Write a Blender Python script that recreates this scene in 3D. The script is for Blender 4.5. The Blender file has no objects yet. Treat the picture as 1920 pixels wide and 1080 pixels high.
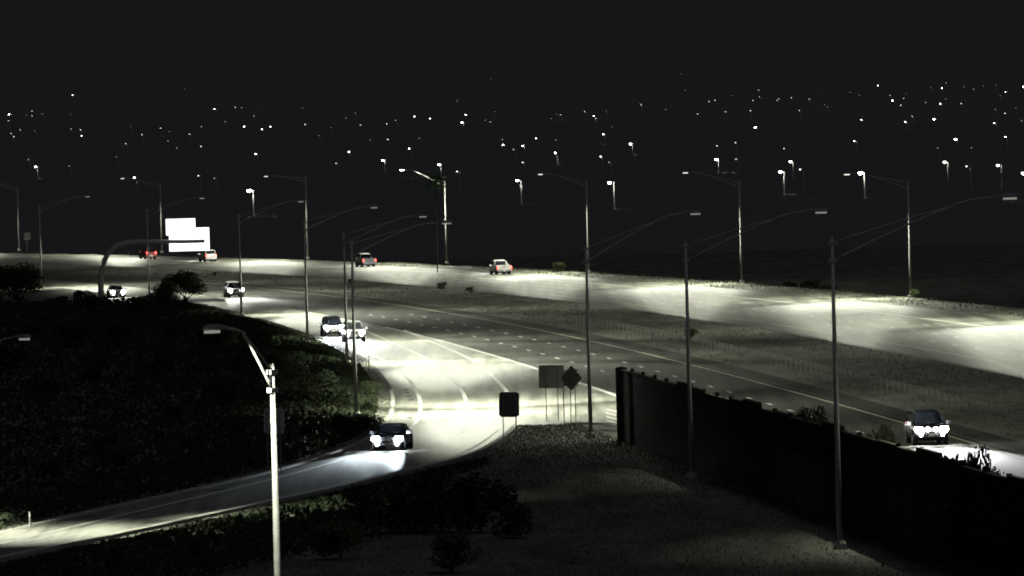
import bpy, math, random
from mathutils import Vector, Matrix

random.seed(7)
S = bpy.context.scene
COL = S.collection

# ------------------------------------------------------------------ camera, world, exposure
FPX, CAMH = 14000.0, 17.0                       # focal length in 1920-wide pixels, camera height (m)
ROLL, PITCH = math.atan(0.027), math.atan(270 / FPX)
R0 = Vector((1, 0, 0)); U0 = Vector((0, math.sin(PITCH), math.cos(PITCH))); FW = Vector((0, math.cos(PITCH), -math.sin(PITCH)))
RT = R0 * math.cos(ROLL) - U0 * math.sin(ROLL)
UP = R0 * math.sin(ROLL) + U0 * math.cos(ROLL)
cam_d = bpy.data.cameras.new('camera'); cam = bpy.data.objects.new('camera', cam_d); COL.objects.link(cam)
cam_d.sensor_width = 36.0; cam_d.lens = 36.0 * FPX / 1920
cam_d.clip_start = 1.0; cam_d.clip_end = 30000
m = Matrix.Identity(4)
for i in range(3):
    m[i][0] = RT[i]; m[i][1] = UP[i]; m[i][2] = -FW[i]
m[2][3] = CAMH
cam.matrix_world = m
S.camera = cam

W = bpy.data.worlds.new('World'); S.world = W; W.use_nodes = True
W.cycles.sampling_method = 'NONE'
SKY = (0.0083, 0.0083, 0.0092)
bg = W.node_tree.nodes['Background']; bg.inputs[0].default_value = (*SKY, 1); bg.inputs[1].default_value = 1.0
S.view_settings.view_transform = 'Standard'; S.view_settings.look = 'None'
S.view_settings.exposure = 0; S.view_settings.gamma = 1
S.view_settings.use_curve_mapping = False
S.cycles.use_denoising = True; S.cycles.filter_width = 1.9
S.cycles.max_bounces = 5; S.cycles.diffuse_bounces = 2; S.cycles.glossy_bounces = 2
S.cycles.volume_bounces = 0; S.cycles.transparent_max_bounces = 6
S.cycles.sample_clamp_indirect = 0.4; S.cycles.sample_clamp_direct = 30.0
S.cycles.caustics_reflective = False; S.cycles.caustics_refractive = False

night_fill_d = bpy.data.lights.new('night_fill', 'SUN'); night_fill_d.energy = 0.12; night_fill_d.angle = math.radians(12); night_fill_d.color = (.86, .93, 1)  # added fill lamp, no moon in view: lifts the unlit ground
night_fill = bpy.data.objects.new('night_fill', night_fill_d); COL.objects.link(night_fill); night_fill.rotation_euler = (math.radians(28), math.radians(18), 0)

LAMP_W = 52000.0                                  # roadway luminaires
WARM = (0.97, 1.0, 0.80)
COOL = (0.80, 0.92, 1.0)

def at(px, py, z=0.0):                           # the point at height z seen at photograph pixel (px, py)
    d = FW + RT * ((px - 960) / FPX) - UP * ((py - 540) / FPX)
    return Vector((0, 0, CAMH)) + d * ((z - CAMH) / d.z)
def at_y(px, py, Y):                             # the point at distance Y seen at that pixel
    d = FW + RT * ((px - 960) / FPX) - UP * ((py - 540) / FPX)
    return Vector((0, 0, CAMH)) + d * (Y / d.y)
def proj(p):
    q = Vector(p) - Vector((0, 0, CAMH)); c = q.dot(FW)
    return 960 + FPX * q.dot(RT) / c, 540 - FPX * q.dot(UP) / c

# ------------------------------------------------------------------ materials
def mat(name, col, rough=0.8, metal=0.0, scale=None, amt=0.3, bump=0.0, stretch=(1, 1, 1), spec=0.5, col2=None, detail=6):
    M = bpy.data.materials.new(name); M.use_nodes = True
    nt = M.node_tree; b = nt.nodes['Principled BSDF']
    b.inputs['Roughness'].default_value = rough; b.inputs['Metallic'].default_value = metal
    b.inputs['Specular IOR Level'].default_value = spec
    b.inputs['Base Color'].default_value = (*col, 1)
    if scale:
        tc = nt.nodes.new('ShaderNodeTexCoord'); mp = nt.nodes.new('ShaderNodeMapping')
        mp.inputs['Scale'].default_value = stretch
        n = nt.nodes.new('ShaderNodeTexNoise'); n.inputs['Scale'].default_value = scale; n.inputs['Detail'].default_value = detail
        n.inputs['Roughness'].default_value = 0.65
        r = nt.nodes.new('ShaderNodeValToRGB')
        r.color_ramp.elements[0].position = 0.3; r.color_ramp.elements[1].position = 0.72
        c2 = col2 or tuple(min(1, c * (1 + amt)) for c in col)
        r.color_ramp.elements[0].color = (*[c * (1 - amt) for c in col], 1)
        r.color_ramp.elements[1].color = (*c2, 1)
        L = nt.links.new
        L(tc.outputs['Object'], mp.inputs[0]); L(mp.outputs[0], n.inputs['Vector']); L(n.outputs['Fac'], r.inputs[0])
        L(r.outputs[0], b.inputs['Base Color'])
        if bump:
            n2 = nt.nodes.new('ShaderNodeTexNoise'); n2.inputs['Scale'].default_value = scale * 4; n2.inputs['Detail'].default_value = 4
            L(mp.outputs[0], n2.inputs['Vector'])
            bp = nt.nodes.new('ShaderNodeBump'); bp.inputs['Strength'].default_value = bump; bp.inputs['Distance'].default_value = 0.05
            L(n2.outputs['Fac'], bp.inputs['Height']); L(bp.outputs[0], b.inputs['Normal'])
    return M
def glow(name, col, strength, sampled=True):
    M = bpy.data.materials.new(name); M.use_nodes = True
    b = M.node_tree.nodes['Principled BSDF']
    b.inputs['Base Color'].default_value = (*[min(1, c) * .8 for c in col], 1)
    b.inputs['Emission Color'].default_value = (*col, 1); b.inputs['Emission Strength'].default_value = strength
    if not sampled: M.cycles.emission_sampling = 'NONE'
    return M

M_DIRT = mat('desert_dirt', (0.155, 0.158, 0.132), 0.95, scale=0.35, amt=0.55, bump=0.5, stretch=(1, .25, 1), spec=.15)
M_PLAIN = mat('pale_desert_plain', (0.20, 0.20, 0.195), 0.95, scale=.02, amt=0.12, spec=.1)
M_ASPH = mat('rubber_asphalt', (0.062, 0.063, 0.057), 0.92, scale=0.5, amt=0.4, bump=0.15, stretch=(1.4, .02, 1), spec=.06)
M_CONC = mat('pale_concrete_paving', (0.21, 0.21, 0.185), 0.47, scale=0.8, amt=0.7, bump=0.12, stretch=(1.3, .035, 1), spec=.4)
M_FARP = mat('worn_asphalt', (0.115, 0.115, 0.098), 0.44, scale=0.7, amt=0.75, bump=0.15, stretch=(1.2, .012, 1), spec=.45)
M_LINE = mat('white_road_paint', (0.78, 0.78, 0.74), 0.6, scale=2.0, amt=0.15, stretch=(1, .2, 1))
M_YEL = mat('yellow_road_paint', (0.60, 0.57, 0.45), 0.6, scale=2.0, amt=0.15, stretch=(1, .2, 1))
M_SEAM = mat('dark_joint_sealant', (0.03, 0.03, 0.028), 0.7)
M_KERB = mat('kerb_concrete', (0.42, 0.42, 0.38), 0.85, scale=1.5, amt=0.2, bump=.2)
M_GALV = mat('galvanised_steel', (0.60, 0.61, 0.58), 0.55, 0.1, scale=6, amt=0.18)
M_DGALV = mat('weathered_galvanised_steel', (0.36, 0.37, 0.35), 0.6, 0.3, scale=4, amt=0.25)
M_CPOST = mat('dull_barrier_post', (0.20, 0.20, 0.19), 0.7, scale=5, amt=.2)
M_HEAD = mat('grey_luminaire_casting', (0.34, 0.35, 0.36), 0.5, 0.2, scale=9, amt=0.12)
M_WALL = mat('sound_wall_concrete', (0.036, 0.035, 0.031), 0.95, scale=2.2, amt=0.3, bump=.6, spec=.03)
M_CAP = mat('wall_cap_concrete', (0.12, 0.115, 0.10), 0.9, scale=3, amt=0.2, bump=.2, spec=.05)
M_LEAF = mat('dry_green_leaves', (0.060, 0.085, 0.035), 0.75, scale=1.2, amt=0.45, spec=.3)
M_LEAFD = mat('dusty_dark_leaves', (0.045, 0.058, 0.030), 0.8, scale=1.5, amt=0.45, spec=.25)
M_COVER = mat('shade_toned_leaves', (0.028, 0.036, 0.02), 0.9, scale=1.5, amt=0.45, spec=.15)  # leaf colour darkened in place of the shade on the falling slope
M_PTRK = mat('dark_palm_trunk', (0.006, 0.006, 0.005), 0.97, scale=6, amt=.4)
M_PALM = mat('palm_fronds', (0.09, 0.24, 0.08), 0.6, scale=2, amt=0.3)
M_BARK = mat('bark', (0.11, 0.085, 0.06), 0.9, scale=8, amt=0.4, bump=.5, stretch=(1, 1, .2))
M_GRASS = mat('dry_weeds', (0.115, 0.125, 0.085), 0.85, scale=.6, amt=0.5)
M_SIGNB = mat('sign_back_aluminium', (0.16, 0.165, 0.15), 0.7, 0.0, scale=3, amt=0.2)
M_SIGNF = mat('sign_face_green', (0.03, 0.16, 0.09), 0.5)
M_TYRE = mat('tyre_rubber', (0.022, 0.022, 0.024), 0.85, scale=20, amt=.2)
M_RIM = mat('wheel_alloy', (0.45, 0.46, 0.48), 0.35, 0.7, scale=12, amt=.1)
M_GLASS = mat('tinted_car_glass', (0.012, 0.014, 0.017), 0.06, scale=2, amt=.1)
M_TRIM = mat('black_plastic_trim', (0.025, 0.025, 0.027), 0.6, scale=15, amt=.2)
M_CHROME = mat('bright_bumper_metal', (0.62, 0.62, 0.64), 0.22, 0.9, scale=6, amt=.08)
M_WHITE = mat('white_car_paint', (0.74, 0.74, 0.73), 0.28, scale=3, amt=.05)
M_SILV = mat('silver_car_paint', (0.33, 0.34, 0.36), 0.3, 0.4, scale=3, amt=.07)
M_DARK = mat('dark_car_paint', (0.03, 0.034, 0.042), 0.25, scale=3, amt=.1)
M_RED = mat('red_car_paint', (0.28, 0.03, 0.025), 0.28, scale=3, amt=.08)
M_PLATE = mat('number_plate_blank', (0.6, 0.6, 0.56), 0.5)
M_IRON = mat('cast_iron', (0.035, 0.034, 0.033), 0.7, 0.3, scale=8, amt=.3)
M_LENS_ROAD = glow('roadway_lamp_lens', (1, 1, .9), .22, False)
M_LENS_FAR = glow('far_lamp_lens', (1, 1, .9), 1.6, False)
M_HL = glow('headlight_glow', (.86, .95, 1.0), 450.0, False)
M_HLW = glow('headlight_glow_white', (1.0, .98, .92), 450.0, False)
M_TL = glow('tail_light_glow', (1.0, .08, .06), 8.0, False)
M_SIGNGLOW = glow('sign_face_glow', (.95, 1.0, .93), 2.2)  # emission stands in for lamp light falling on the sign faces

# ------------------------------------------------------------------ mesh helpers
class MB:
    def __init__(s): s.v = []; s.f = []
    def add(s, vs, fs):
        o = len(s.v); s.v += [tuple(v) for v in vs]; s.f += [tuple(i + o for i in f) for f in fs]; return s
    def box(s, c, d, mtx=None):
        x, y, z = d[0] / 2, d[1] / 2, d[2] / 2
        vs = [Vector((sx * x, sy * y, sz * z)) for sx in (-1, 1) for sy in (-1, 1) for sz in (-1, 1)]
        if mtx: vs = [mtx @ v for v in vs]
        vs = [v + Vector(c) for v in vs]
        return s.add(vs, [(0, 1, 3, 2), (4, 6, 7, 5), (0, 4, 5, 1), (2, 3, 7, 6), (0, 2, 6, 4), (1, 5, 7, 3)])
    def tube(s, pts, rad, n=8, cap=True):
        pts = [Vector(p) for p in pts]
        if not hasattr(rad, '__len__'): rad = [rad] * len(pts)
        vs = []; fs = []
        for i, p in enumerate(pts):
            t = (pts[min(i + 1, len(pts) - 1)] - pts[max(i - 1, 0)]).normalized()
            a = t.cross(Vector((0.13, 0.21, 1)) if abs(t.z) < .95 else Vector((1, 0.1, 0))).normalized(); b = t.cross(a)
            for k in range(n):
                w = 2 * math.pi * k / n
                vs.append(p + (a * math.cos(w) + b * math.sin(w)) * rad[i])
        for i in range(len(pts) - 1):
            for k in range(n):
                k2 = (k + 1) % n
                fs.append((i * n + k, i * n + k2, (i + 1) * n + k2, (i + 1) * n + k))
        if cap:
            fs.append(tuple(range(n - 1, -1, -1))); fs.append(tuple((len(pts) - 1) * n + k for k in range(n)))
        return s.add(vs, fs)
    def loft(s, rings, cap=True):
        n = len(rings[0]); vs = [p for r in rings for p in r]; fs = []
        for i in range(len(rings) - 1):
            for k in range(n):
                k2 = (k + 1) % n
                fs.append((i * n + k, i * n + k2, (i + 1) * n + k2, (i + 1) * n + k))
        if cap:
            fs.append(tuple(range(n - 1, -1, -1))); fs.append(tuple((len(rings) - 1) * n + k for k in range(n)))
        return s.add(vs, fs)
    def prism(s, outline, axis_from, axis_to, fn):    # outline of 2D points, fn(u, v, w) -> 3D
        n = len(outline)
        vs = [fn(u, v, axis_from) for u, v in outline] + [fn(u, v, axis_to) for u, v in outline]
        fs = [tuple(range(n)), tuple(range(2 * n - 1, n - 1, -1))] + [(k, k + n, (k + 1) % n + n, (k + 1) % n) for k in range(n)]
        return s.add(vs, fs)
    def mesh(s, name, material, smooth=False):
        me = bpy.data.meshes.new(name); me.from_pydata(s.v, [], s.f); me.update()
        if material: me.materials.append(material)
        if smooth:
            for p in me.polygons: p.use_smooth = True
        return me
    def build(s, name, material, parent=None, smooth=False, loc=None):
        return put(name, s.mesh(name, material, smooth), parent, loc)
def put(name, me, parent=None, loc=None):
    o = bpy.data.objects.new(name, me); COL.objects.link(o)
    if parent: o.parent = parent
    if loc is not None: o.location = loc
    return o
def tag(o, label=None, cat=None, group=None, kind=None):
    if label: o['label'] = label
    if cat: o['category'] = cat
    if group: o['group'] = group
    if kind: o['kind'] = kind
    return o
def empty(name, loc, rz=0.0, label=None, cat=None, group=None):
    o = bpy.data.objects.new(name, None); COL.objects.link(o); o.location = loc; o.rotation_euler = (0, 0, rz); o.empty_display_size = .5
    return tag(o, label, cat, group)
KIDS = {}
def copy_tree(o, parent=None):
    c = o.copy(); COL.objects.link(c)
    if parent: c.parent = parent
    for ch in [x for x in bpy.data.objects if x.parent == o]: copy_tree(ch, c)
    return c

# ------------------------------------------------------------------ alignment of the freeway (X of the yellow line as a function of distance)
def _cub(Y):
    y = (Y - 600) / 300
    return -26.863 * y - 7.622 * y * y - 2.755 * y ** 3 + 10.0
def _slope(Y):
    y = (Y - 600) / 300
    return (-26.863 - 15.244 * y - 8.265 * y * y) / 300
def X0(Y):
    if Y < 320: return _cub(320) + _slope(320) * (Y - 320)
    if Y > 1340: return _cub(1340) + _slope(1340) * (Y - 1340)
    return _cub(Y)
def slope(Y): return _slope(min(max(Y, 320), 1340))
def road(off, Y, z=0.0): return Vector((X0(Y) + off * math.sqrt(1 + slope(Y) ** 2), Y, z))
FARTOP = 49.6
def ground_z(X, Y):
    off = X - X0(Y)
    z = 0.0
    if off > FARTOP: z = -5.0 * min(1.0, (off - FARTOP) / 14.0)
    if Y > 1500: z = min(z, -5.0 * min(1, (Y - 1500) / 200))
    if Y > 5000: z += 0.016 * (Y - 5000)
    return z
def interp(pts, Y):                              # smooth X(Y) through points sorted by descending Y
    p = sorted(pts, key=lambda q: q[1])
    if Y <= p[0][1]:
        s = (p[1][0] - p[0][0]) / (p[1][1] - p[0][1]); return p[0][0] + s * (Y - p[0][1])
    if Y >= p[-1][1]:
        s = (p[-1][0] - p[-2][0]) / (p[-1][1] - p[-2][1]); return p[-1][0] + s * (Y - p[-1][1])
    for i in range(len(p) - 1):
        if p[i][1] <= Y <= p[i + 1][1]: break
    def tg(k):
        a = p[max(k - 1, 0)]; b = p[min(k + 1, len(p) - 1)]; return (b[0] - a[0]) / (b[1] - a[1])
    h = p[i + 1][1] - p[i][1]; t = (Y - p[i][1]) / h
    return ((2 * t ** 3 - 3 * t * t + 1) * p[i][0] + (t ** 3 - 2 * t * t + t) * h * tg(i) +
            (-2 * t ** 3 + 3 * t * t) * p[i + 1][0] + (t ** 3 - t * t) * h * tg(i + 1))
def smooth(pts, Y, w=14.0):
    s = 0; n = 0
    for k in range(-4, 5):
        g = math.exp(-(k / 2.2) ** 2); s += g * interp(pts, Y + k * w / 2); n += g
    return s / n
def pxl(*pp): return [tuple(at(*q)[:2]) for q in pp]
OUT = pxl((390, 572), (500, 600), (570, 622), (640, 648), (690, 676), (722, 708), (738, 735), (740, 765), (730, 797), (690, 828), (540, 880), (400, 915), (200, 955), (0, 1003))
LOW = pxl((822, 646), (871, 667), (904, 686), (925, 705), (947, 727)) + [(0.05, 485), (0.1, 455)] + pxl((905, 845), (840, 868), (740, 890), (620, 920), (520, 940), (300, 988), (0, 1050))
RLN = pxl((700, 627), (795, 670), (822, 689), (850, 713), (869, 738), (878, 770)) + [(-3.2, 440)]
RED = pxl((520, 606), (600, 632), (650, 651), (703, 668), (733, 683), (757, 702), (779, 730), (789, 754), (787, 778), (771, 806)) + [(-8.6, 415), (-12.2, 388), (-19.5, 347)]
def outX(Y): return smooth(OUT, Y)
def lowX(Y): return smooth(LOW, Y, 10)

# ------------------------------------------------------------------ ground and roads
offs = [-2600, -1800, -1200, -700, -400, -250, -160, -110, -80, -60, -45, -32, -20, -10, 0, 6, 12, 20, 30, 40, 46, FARTOP, 52, 56, 60, FARTOP + 14, 75, 100, 150, 250, 450, 800, 1400, 2600]
Ys = [-60, 0, 60, 120, 180, 240] + list(range(270, 720, 15)) + list(range(720, 1400, 20)) + [1400, 1450, 1500, 1550, 1600, 1700, 1850, 2000, 2500, 3000, 3600, 4300, 5000, 5600, 6500, 7500, 8500, 9500, 10500, 11500, 12500, 13200]
g = MB(); n = len(offs)
for Y in Ys:
    for o in offs: g.v.append((X0(Y) + o, Y, ground_z(X0(Y) + o, Y)))
for i in range(len(Ys) - 1):
    for k in range(n - 1):
        a = i * n + k; g.f.append((a, a + 1, a + n + 1, a + n))
k5 = Ys.index(1450)
gr = g.build('ground', M_DIRT); tag(gr, kind='structure')
gr.data.materials.append(M_PLAIN)
for i, pl_ in enumerate(gr.data.polygons):
    if i // (n - 1) >= k5: pl_.material_index = 1

def strip(name, left, right, Y0, Y1, step, z, material, kind='structure', parent=None, th=0.0):
    mb = MB(); N = max(2, int(abs(Y1 - Y0) / step))
    for i in range(N + 1):
        Y = Y0 + (Y1 - Y0) * i / N
        mb.v += [(left(Y), Y, z), (right(Y), Y, z)]
    for i in range(N): mb.f.append((2 * i, 2 * i + 1, 2 * i + 3, 2 * i + 2))
    o = mb.build(name, material, parent)
    if kind: tag(o, kind=kind)
    return o
ro = lambda off: (lambda Y: road(off, Y).x)
near = strip('freeway_roadway', ro(-11.6), ro(2.6), 60, 1700, 12, .020, M_ASPH)
far = strip('far_roadway', ro(17.6), ro(42.0), 60, 1700, 12, .020, M_FARP)
ramp = strip('exit_ramp', outX, lowX, 150, 450, 4, .022, M_CONC)
strip('exit_ramp_diverge', outX, ro(-11.6), 450, 900, 6, .022, M_CONC)
strip('freeway_shoulder', ro(-19.5), ro(-11.6), 900, 1700, 10, .022, M_CONC)

def line(name, xf, Y0, Y1, w, z, material, parent, step=8):
    o = strip(name, lambda Y: xf(Y) - w / 2, lambda Y: xf(Y) + w / 2, Y0, Y1, step, z, material, None, parent)
    return o
zl = .030
line('edge_line', ro(0), 60, 1600, .20, zl, M_YEL, near)
line('edge_line', ro(35.4), 60, 1600, .26, zl, M_LINE, far)
line('edge_line', ro(21.0), 60, 1600, .20, zl, M_YEL, far)
line('gore_line', ro(-11.55), 488, 706, .42, zl + .002, M_LINE, ramp, 4)
line('edge_line', lambda Y: smooth(RED, Y), 200, 760, .26, zl, M_LINE, ramp, 4)
line('lane_line', lambda Y: smooth(RLN, Y), 440, 700, .26, zl, M_LINE, ramp, 4)
line('edge_line', lambda Y: lowX(Y) - .1, 462, 692, .30, zl + .004, M_LINE, ramp, 4)
line('edge_line', lambda Y: lowX(Y) - .75, 200, 446, .16, zl + .004, M_LINE, ramp, 4)
line('edge_line', ro(-19.0), 760, 1500, .2, zl, M_LINE, ramp)
# faint centre line on the lower leg of the ramp where two lanes become one
line('lane_line', lambda Y: (outX(Y) + lowX(Y)) / 2 - .2, 330, 352, .12, zl, M_LINE, ramp, 4)
def dashes(off, Y0, Y1, parent, period=12.19, ln=3.05, w=.15, ph=0, wide=1.0):
    mb = None; Y = Y0 + ph; proto = None
    while Y < Y1:
        a, b = road(off, Y), road(off, Y + ln)
        me = MB().add([(a.x - w / 2, a.y, zl), (a.x + w / 2, a.y, zl), (b.x + w / 2, b.y, zl), (b.x - w / 2, b.y, zl)], [(0, 1, 2, 3)]).mesh('lane_dash', M_LINE)
        put('lane_dash', me, parent)
        Y += period
dashes(-3.93, 330, 760, near, ph=9.0, w=.2)
dashes(-7.57, 330, 760, near, ph=1.0, w=.2)
for o_ in (24.6, 28.2, 31.8): dashes(o_, 420, 1000, far, ph=random.uniform(0, 8), w=.18)
for o_ in (26.5, 30.2): line('pavement_seam', ro(o_), 300, 1200, .10, .024, M_SEAM, far)
line('pavement_seam', ro(17.95), 300, 1100, .16, .024, M_SEAM, far)
line('pavement_seam', ro(0.75), 300, 1100, .35, .024, M_SEAM, near)
for (px, py) in ((1147, 771), (1147, 778), (1147, 785), (1147, 792)):    # hatching in the gore
    a = at(px - 10, py - 3); b = at(px + 16, py + 3.5)
    MB().add([(a.x, a.y + 1.0, zl), (b.x, b.y + 1.0, zl), (b.x, b.y - 1.0, zl), (a.x, a.y - 1.0, zl)], [(0, 1, 2, 3)]).build('gore_stripe', M_LINE, ramp)
# pale worn concrete gutter and raised kerb along the inside of the ramp
kb = MB(); N = 150
prev = None
for i in range(N + 1):
    Y = 150 + (448 - 150) * i / N; x = lowX(Y)
    s = (lowX(Y + 2) - lowX(Y - 2)) / 4; nx = 1 / math.sqrt(1 + s * s)
    kb.v += [(x, Y, .02), (x, Y, .15), (x + .32 * nx, Y - .32 * s * nx, .15), (x + .32 * nx, Y - .32 * s * nx, -.02)]
for i in range(N):
    for k in range(3):
        a = i * 4 + k; kb.f.append((a, a + 1, a + 5, a + 4))
tag(kb.build('kerb', M_KERB), kind='structure')
ob = MB(); N = 110
for i in range(N + 1):
    Y = 150 + (520 - 150) * i / N; x = outX(Y)
    ob.v += [(x + .02, Y, .02), (x, Y, .12), (x - .25, Y, .12), (x - .25, Y, -.02)]
for i in range(N):
    for k in range(3):
        a = i * 4 + k; ob.f.append((a, a + 4, a + 5, a + 1))
tag(ob.build('kerb', M_KERB), kind='structure')

# ------------------------------------------------------------------ lighting columns
def spot(name, loc, target_dir, power, size_deg, blend, col, parent, radius=.10):
    l = bpy.data.lights.new(name, 'SPOT'); l.energy = power; l.spot_size = math.radians(size_deg); l.spot_blend = blend
    l.color = col; l.shadow_soft_size = radius
    o = bpy.data.objects.new(name, l); COL.objects.link(o); o.parent = parent; o.location = loc
    o.rotation_euler = Vector(target_dir).to_track_quat('-Z', 'Y').to_euler()
    return o
def light_column(base, top_z, head, label, power=1.0, group='tall freeway lighting columns', drop=.75, col=WARM, r0=.125, tilt=.0, matl=None, size=146, merge=.74, rise=.80, wing=1.0, lens=None, blend=.9, wcone=54):
    """base = ground point, head = world point of the luminaire; two bowed arms meet at it"""
    matl = matl or M_GALV
    base = Vector(base); root = empty('light_column', base, 0, label, 'street light', group)
    h = Vector(head) - base; top = Vector((0, 0, top_z - base.z))
    d = Vector((h.x, h.y, 0)); Lh = d.length; d.normalize()
    MB().box((0, 0, .12), (.55, .55, .24)).tube([(0, 0, .24), (0, 0, .34)], .24, 10).build('footing', M_KERB, root)
    MB().tube([(0, 0, .30), top * .5, top], [r0, r0 * .78, r0 * .52], 12).build('pole', matl, root, True)
    MB().tube([top, top + Vector((0, 0, .10))], [r0 * .6, r0 * .3], 10).build('pole_cap', matl, root)
    z_hi = top.z - .15; z_lo = top.z - .15 - drop
    end = h - d * .55
    R_ = Lh - .55; um = R_ * merge; zm = z_hi + (end.z - z_hi) * rise
    def arm(z0, r):
        pts = []
        for i in range(7):
            t = i / 6; z = z0 + (zm - z0) * (1 - (1 - t) ** 1.12)
            pts.append(d * (um * t) + Vector((0, 0, z)))
        return MB().tube(pts, [r * (1 - .25 * i / 6) for i in range(7)], 8)
    arm(z_hi, .030).build('arm', matl, root, True)
    arm(z_lo, .042).build('arm', matl, root, True)
    pts = []
    for i in range(8):
        t = i / 7; z = zm + (end.z - zm) * (1 - (1 - t) ** 2.0)
        pts.append(d * (um - .12 + (R_ - um + .12) * t) + Vector((0, 0, z)))
    MB().tube(pts, .036, 8).build('arm', matl, root, True)
    side = Vector((-d.y, d.x, 0))
    rm = Matrix.Rotation(math.atan2(d.y, d.x), 3, 'Z')
    for z in (z_hi, z_lo):
        MB().box((0, 0, z), (.36, .16, .14), rm).build('bracket', matl, root)
    # cobra-head luminaire: tapered casting with a flat lens underneath
    rings = []
    for u, w, t in ((-.62, .045, .05), (-.40, .09, .10), (-.15, .16, .15), (.20, .19, .16), (.42, .15, .10), (.52, .05, .03)):
        r = []
        for (a, b) in ((-1, -.35), (-.92, .35), (-.5, .9), (.5, .9), (.92, .35), (1, -.35)):
            r.append(d * u + side * (a * w) + Vector((0, 0, b * t * .8 + .03)))
        rings.append(r)
    hd = MB().loft(rings).build('luminaire', M_HEAD, root, False, h)
    ln = MB().prism([(-.1, -.13), (.34, -.13), (.40, -.06), (.40, .06), (.34, .13), (-.1, .13), (-.16, .06), (-.16, -.06)], -.115, -.035,
                    lambda u, v, w: d * u + side * v + Vector((0, 0, w))).build('lens', lens or M_LENS_ROAD, hd)
    lp = d * .12 + Vector((0, 0, -.14))
    spot('lamp_light', lp, Vector((0, 0, -1)) + d * tilt, LAMP_W * power * .66, size, blend, col, hd, .09)
    for sg in (-1, 1):                            # the two wings of the optic, thrown along the road
        wg = wing if not isinstance(wing, tuple) else wing[0 if sg > 0 else 1]
        if wg: spot('lamp_light', lp, Vector((0, 0, -1)) + d * (tilt + .1) + side * (sg * 1.9), LAMP_W * power * wg * 1.4, wcone, 1.0, col, hd, .09)
    return root
# near side of the freeway, from the overhead sign to the frame's right edge: (base px, top px y, head px, power, label)
NEAR = [
    ((78, 541), 385, (162, 368), 1.0, 'thin lighting column at far left beside the dark bushes, arm to the right'),
    ((280, 556), 392, (377, 371), 1.0, 'lighting column whose shaft crosses the red car, left of the bright overhead sign'),
    ((453, 593), 402, (562, 377), 1.2, 'lighting column standing in front of the paired oncoming headlights at left'),
    ((577, 646), 412, (699, 388), 1.25, 'lighting column just left of the strongest headlight glare'),
    ((651, 684), 437, (790, 405), 1.3, 'lighting column carrying a small square plate, behind the glare of the van'),
    ((668, 782), 452, (834, 417), 1.85, 'lighting column rising in front of the van, its foot beside the ramp'),
    ((1108, 822), 462, (1300, 399), .19, 'lighting column at the gore beside the end of the sound wall'),
    ((1297, 898), 455, (1535, 396), .19, 'middle lighting column standing behind the dark sound wall'),
    ((1575, 1030), 448, (1888, 369), .26, 'tallest looking lighting column before the dark wall, long arm to the right edge'),
]
for bpx, ty, hpx, pw, lab in NEAR:
    b = at(*bpx); top = at_y(bpx[0] - .025 * (bpx[1] - ty), ty, b.y).z
    hp = at_y(hpx[0], hpx[1], b.y + .6)
    light_column(b, top, hp, lab, pw, tilt=.36, wing=(2.6, .25) if pw > 1.8 else (.8 if pw < .3 else 1.0))
FARC = [
    ((36, 470), 352, (-60, 330), 1.28, 'far lighting column at the left edge of the picture beyond the road'),
    ((304, 474), 345, (231, 334), 1.28, 'far lighting column rising behind the left edge of the bright sign'),
    ((577, 486), 332, (500, 330), 1.20, 'far lighting column with its arm to the left, in line with a nearer column'),
    ((838, 494), 340, (755, 318), 1.28, 'far lighting column with the brightly glowing lamp and the green palm'),
    ((1104, 511), 340, (1015, 326), 1.52, 'far lighting column behind the gore column, arm to the left'),
    ((1391, 531), 340, (1287, 323), 1.68, 'far lighting column at centre right with a glowing white head'),
    ((1708, 559), 340, (1590, 326), 1.68, 'far lighting column at right standing on the edge of the lit roadway'),
    ((2062, 600), 340, (1925, 322), 1.68, 'far lighting column just outside the right edge, only its lamp showing'),
]
for bpx, ty, hpx, pw, lab in FARC:
    wide = 'palm' in lab
    b = at(*bpx); top = at_y(bpx[0] - .02 * (bpx[1] - ty), ty, b.y).z
    hp = at_y(hpx[0], hpx[1], b.y - .8)
    light_column(b, top, hp, lab, pw, group='lighting columns beyond the far roadway', drop=.6, tilt=0 if wide else .25, lens=M_HLW if wide else M_LENS_FAR, size=178 if wide else 146, blend=.25 if wide else .9)
# ramp-side columns in the foreground
yb = 215.0
b = at_y(523, 1180, yb); b.z = 0; top = at_y(510, 688, yb)
b.x = top.x
light_column(b, top.z, at_y(402, 617, yb - 2.4), 'bright white foreground lighting column with a short arm to the left', .14, 'ramp lighting columns', drop=.52, r0=.13, size=158, blend=.12, merge=.62, rise=.86, wing=0)
hp = at_y(42, 633, 337)
light_column((hp.x - 2.6, 339, 0), hp.z - .55, hp, 'lighting column outside the left edge, only its arm and head showing', .55, 'ramp lighting columns', size=112, wing=1.0, wcone=34)

# ------------------------------------------------------------------ sound wall
wall_root = at(1169, 828); wy0, wy1 = wall_root.y, 215.0
wa = Vector((wall_root.x, wall_root.y, 0)); wtop = 4.2
e2 = at(1911, 901, wtop - .05)
wd = Vector((e2.x - wa.x, e2.y - wa.y, 0)); wd.normalize(); wn = Vector((-wd.y, wd.x, 0))
wrz = math.atan2(wd.y, wd.x); wrm = Matrix.Rotation(wrz, 3, 'Z')
wall = empty('sound_wall', wa, 0, 'long dark precast sound wall between the ramp ground and the freeway', 'wall')
PAN = 6.1; Nw = 34
pm = MB(); 
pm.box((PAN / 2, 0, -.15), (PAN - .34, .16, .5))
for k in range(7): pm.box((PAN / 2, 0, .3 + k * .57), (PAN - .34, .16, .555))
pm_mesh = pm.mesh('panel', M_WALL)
post_mesh = MB().box((0, 0, 2.15), (.36, .166, 4.3)).mesh('post', M_WALL)
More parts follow.
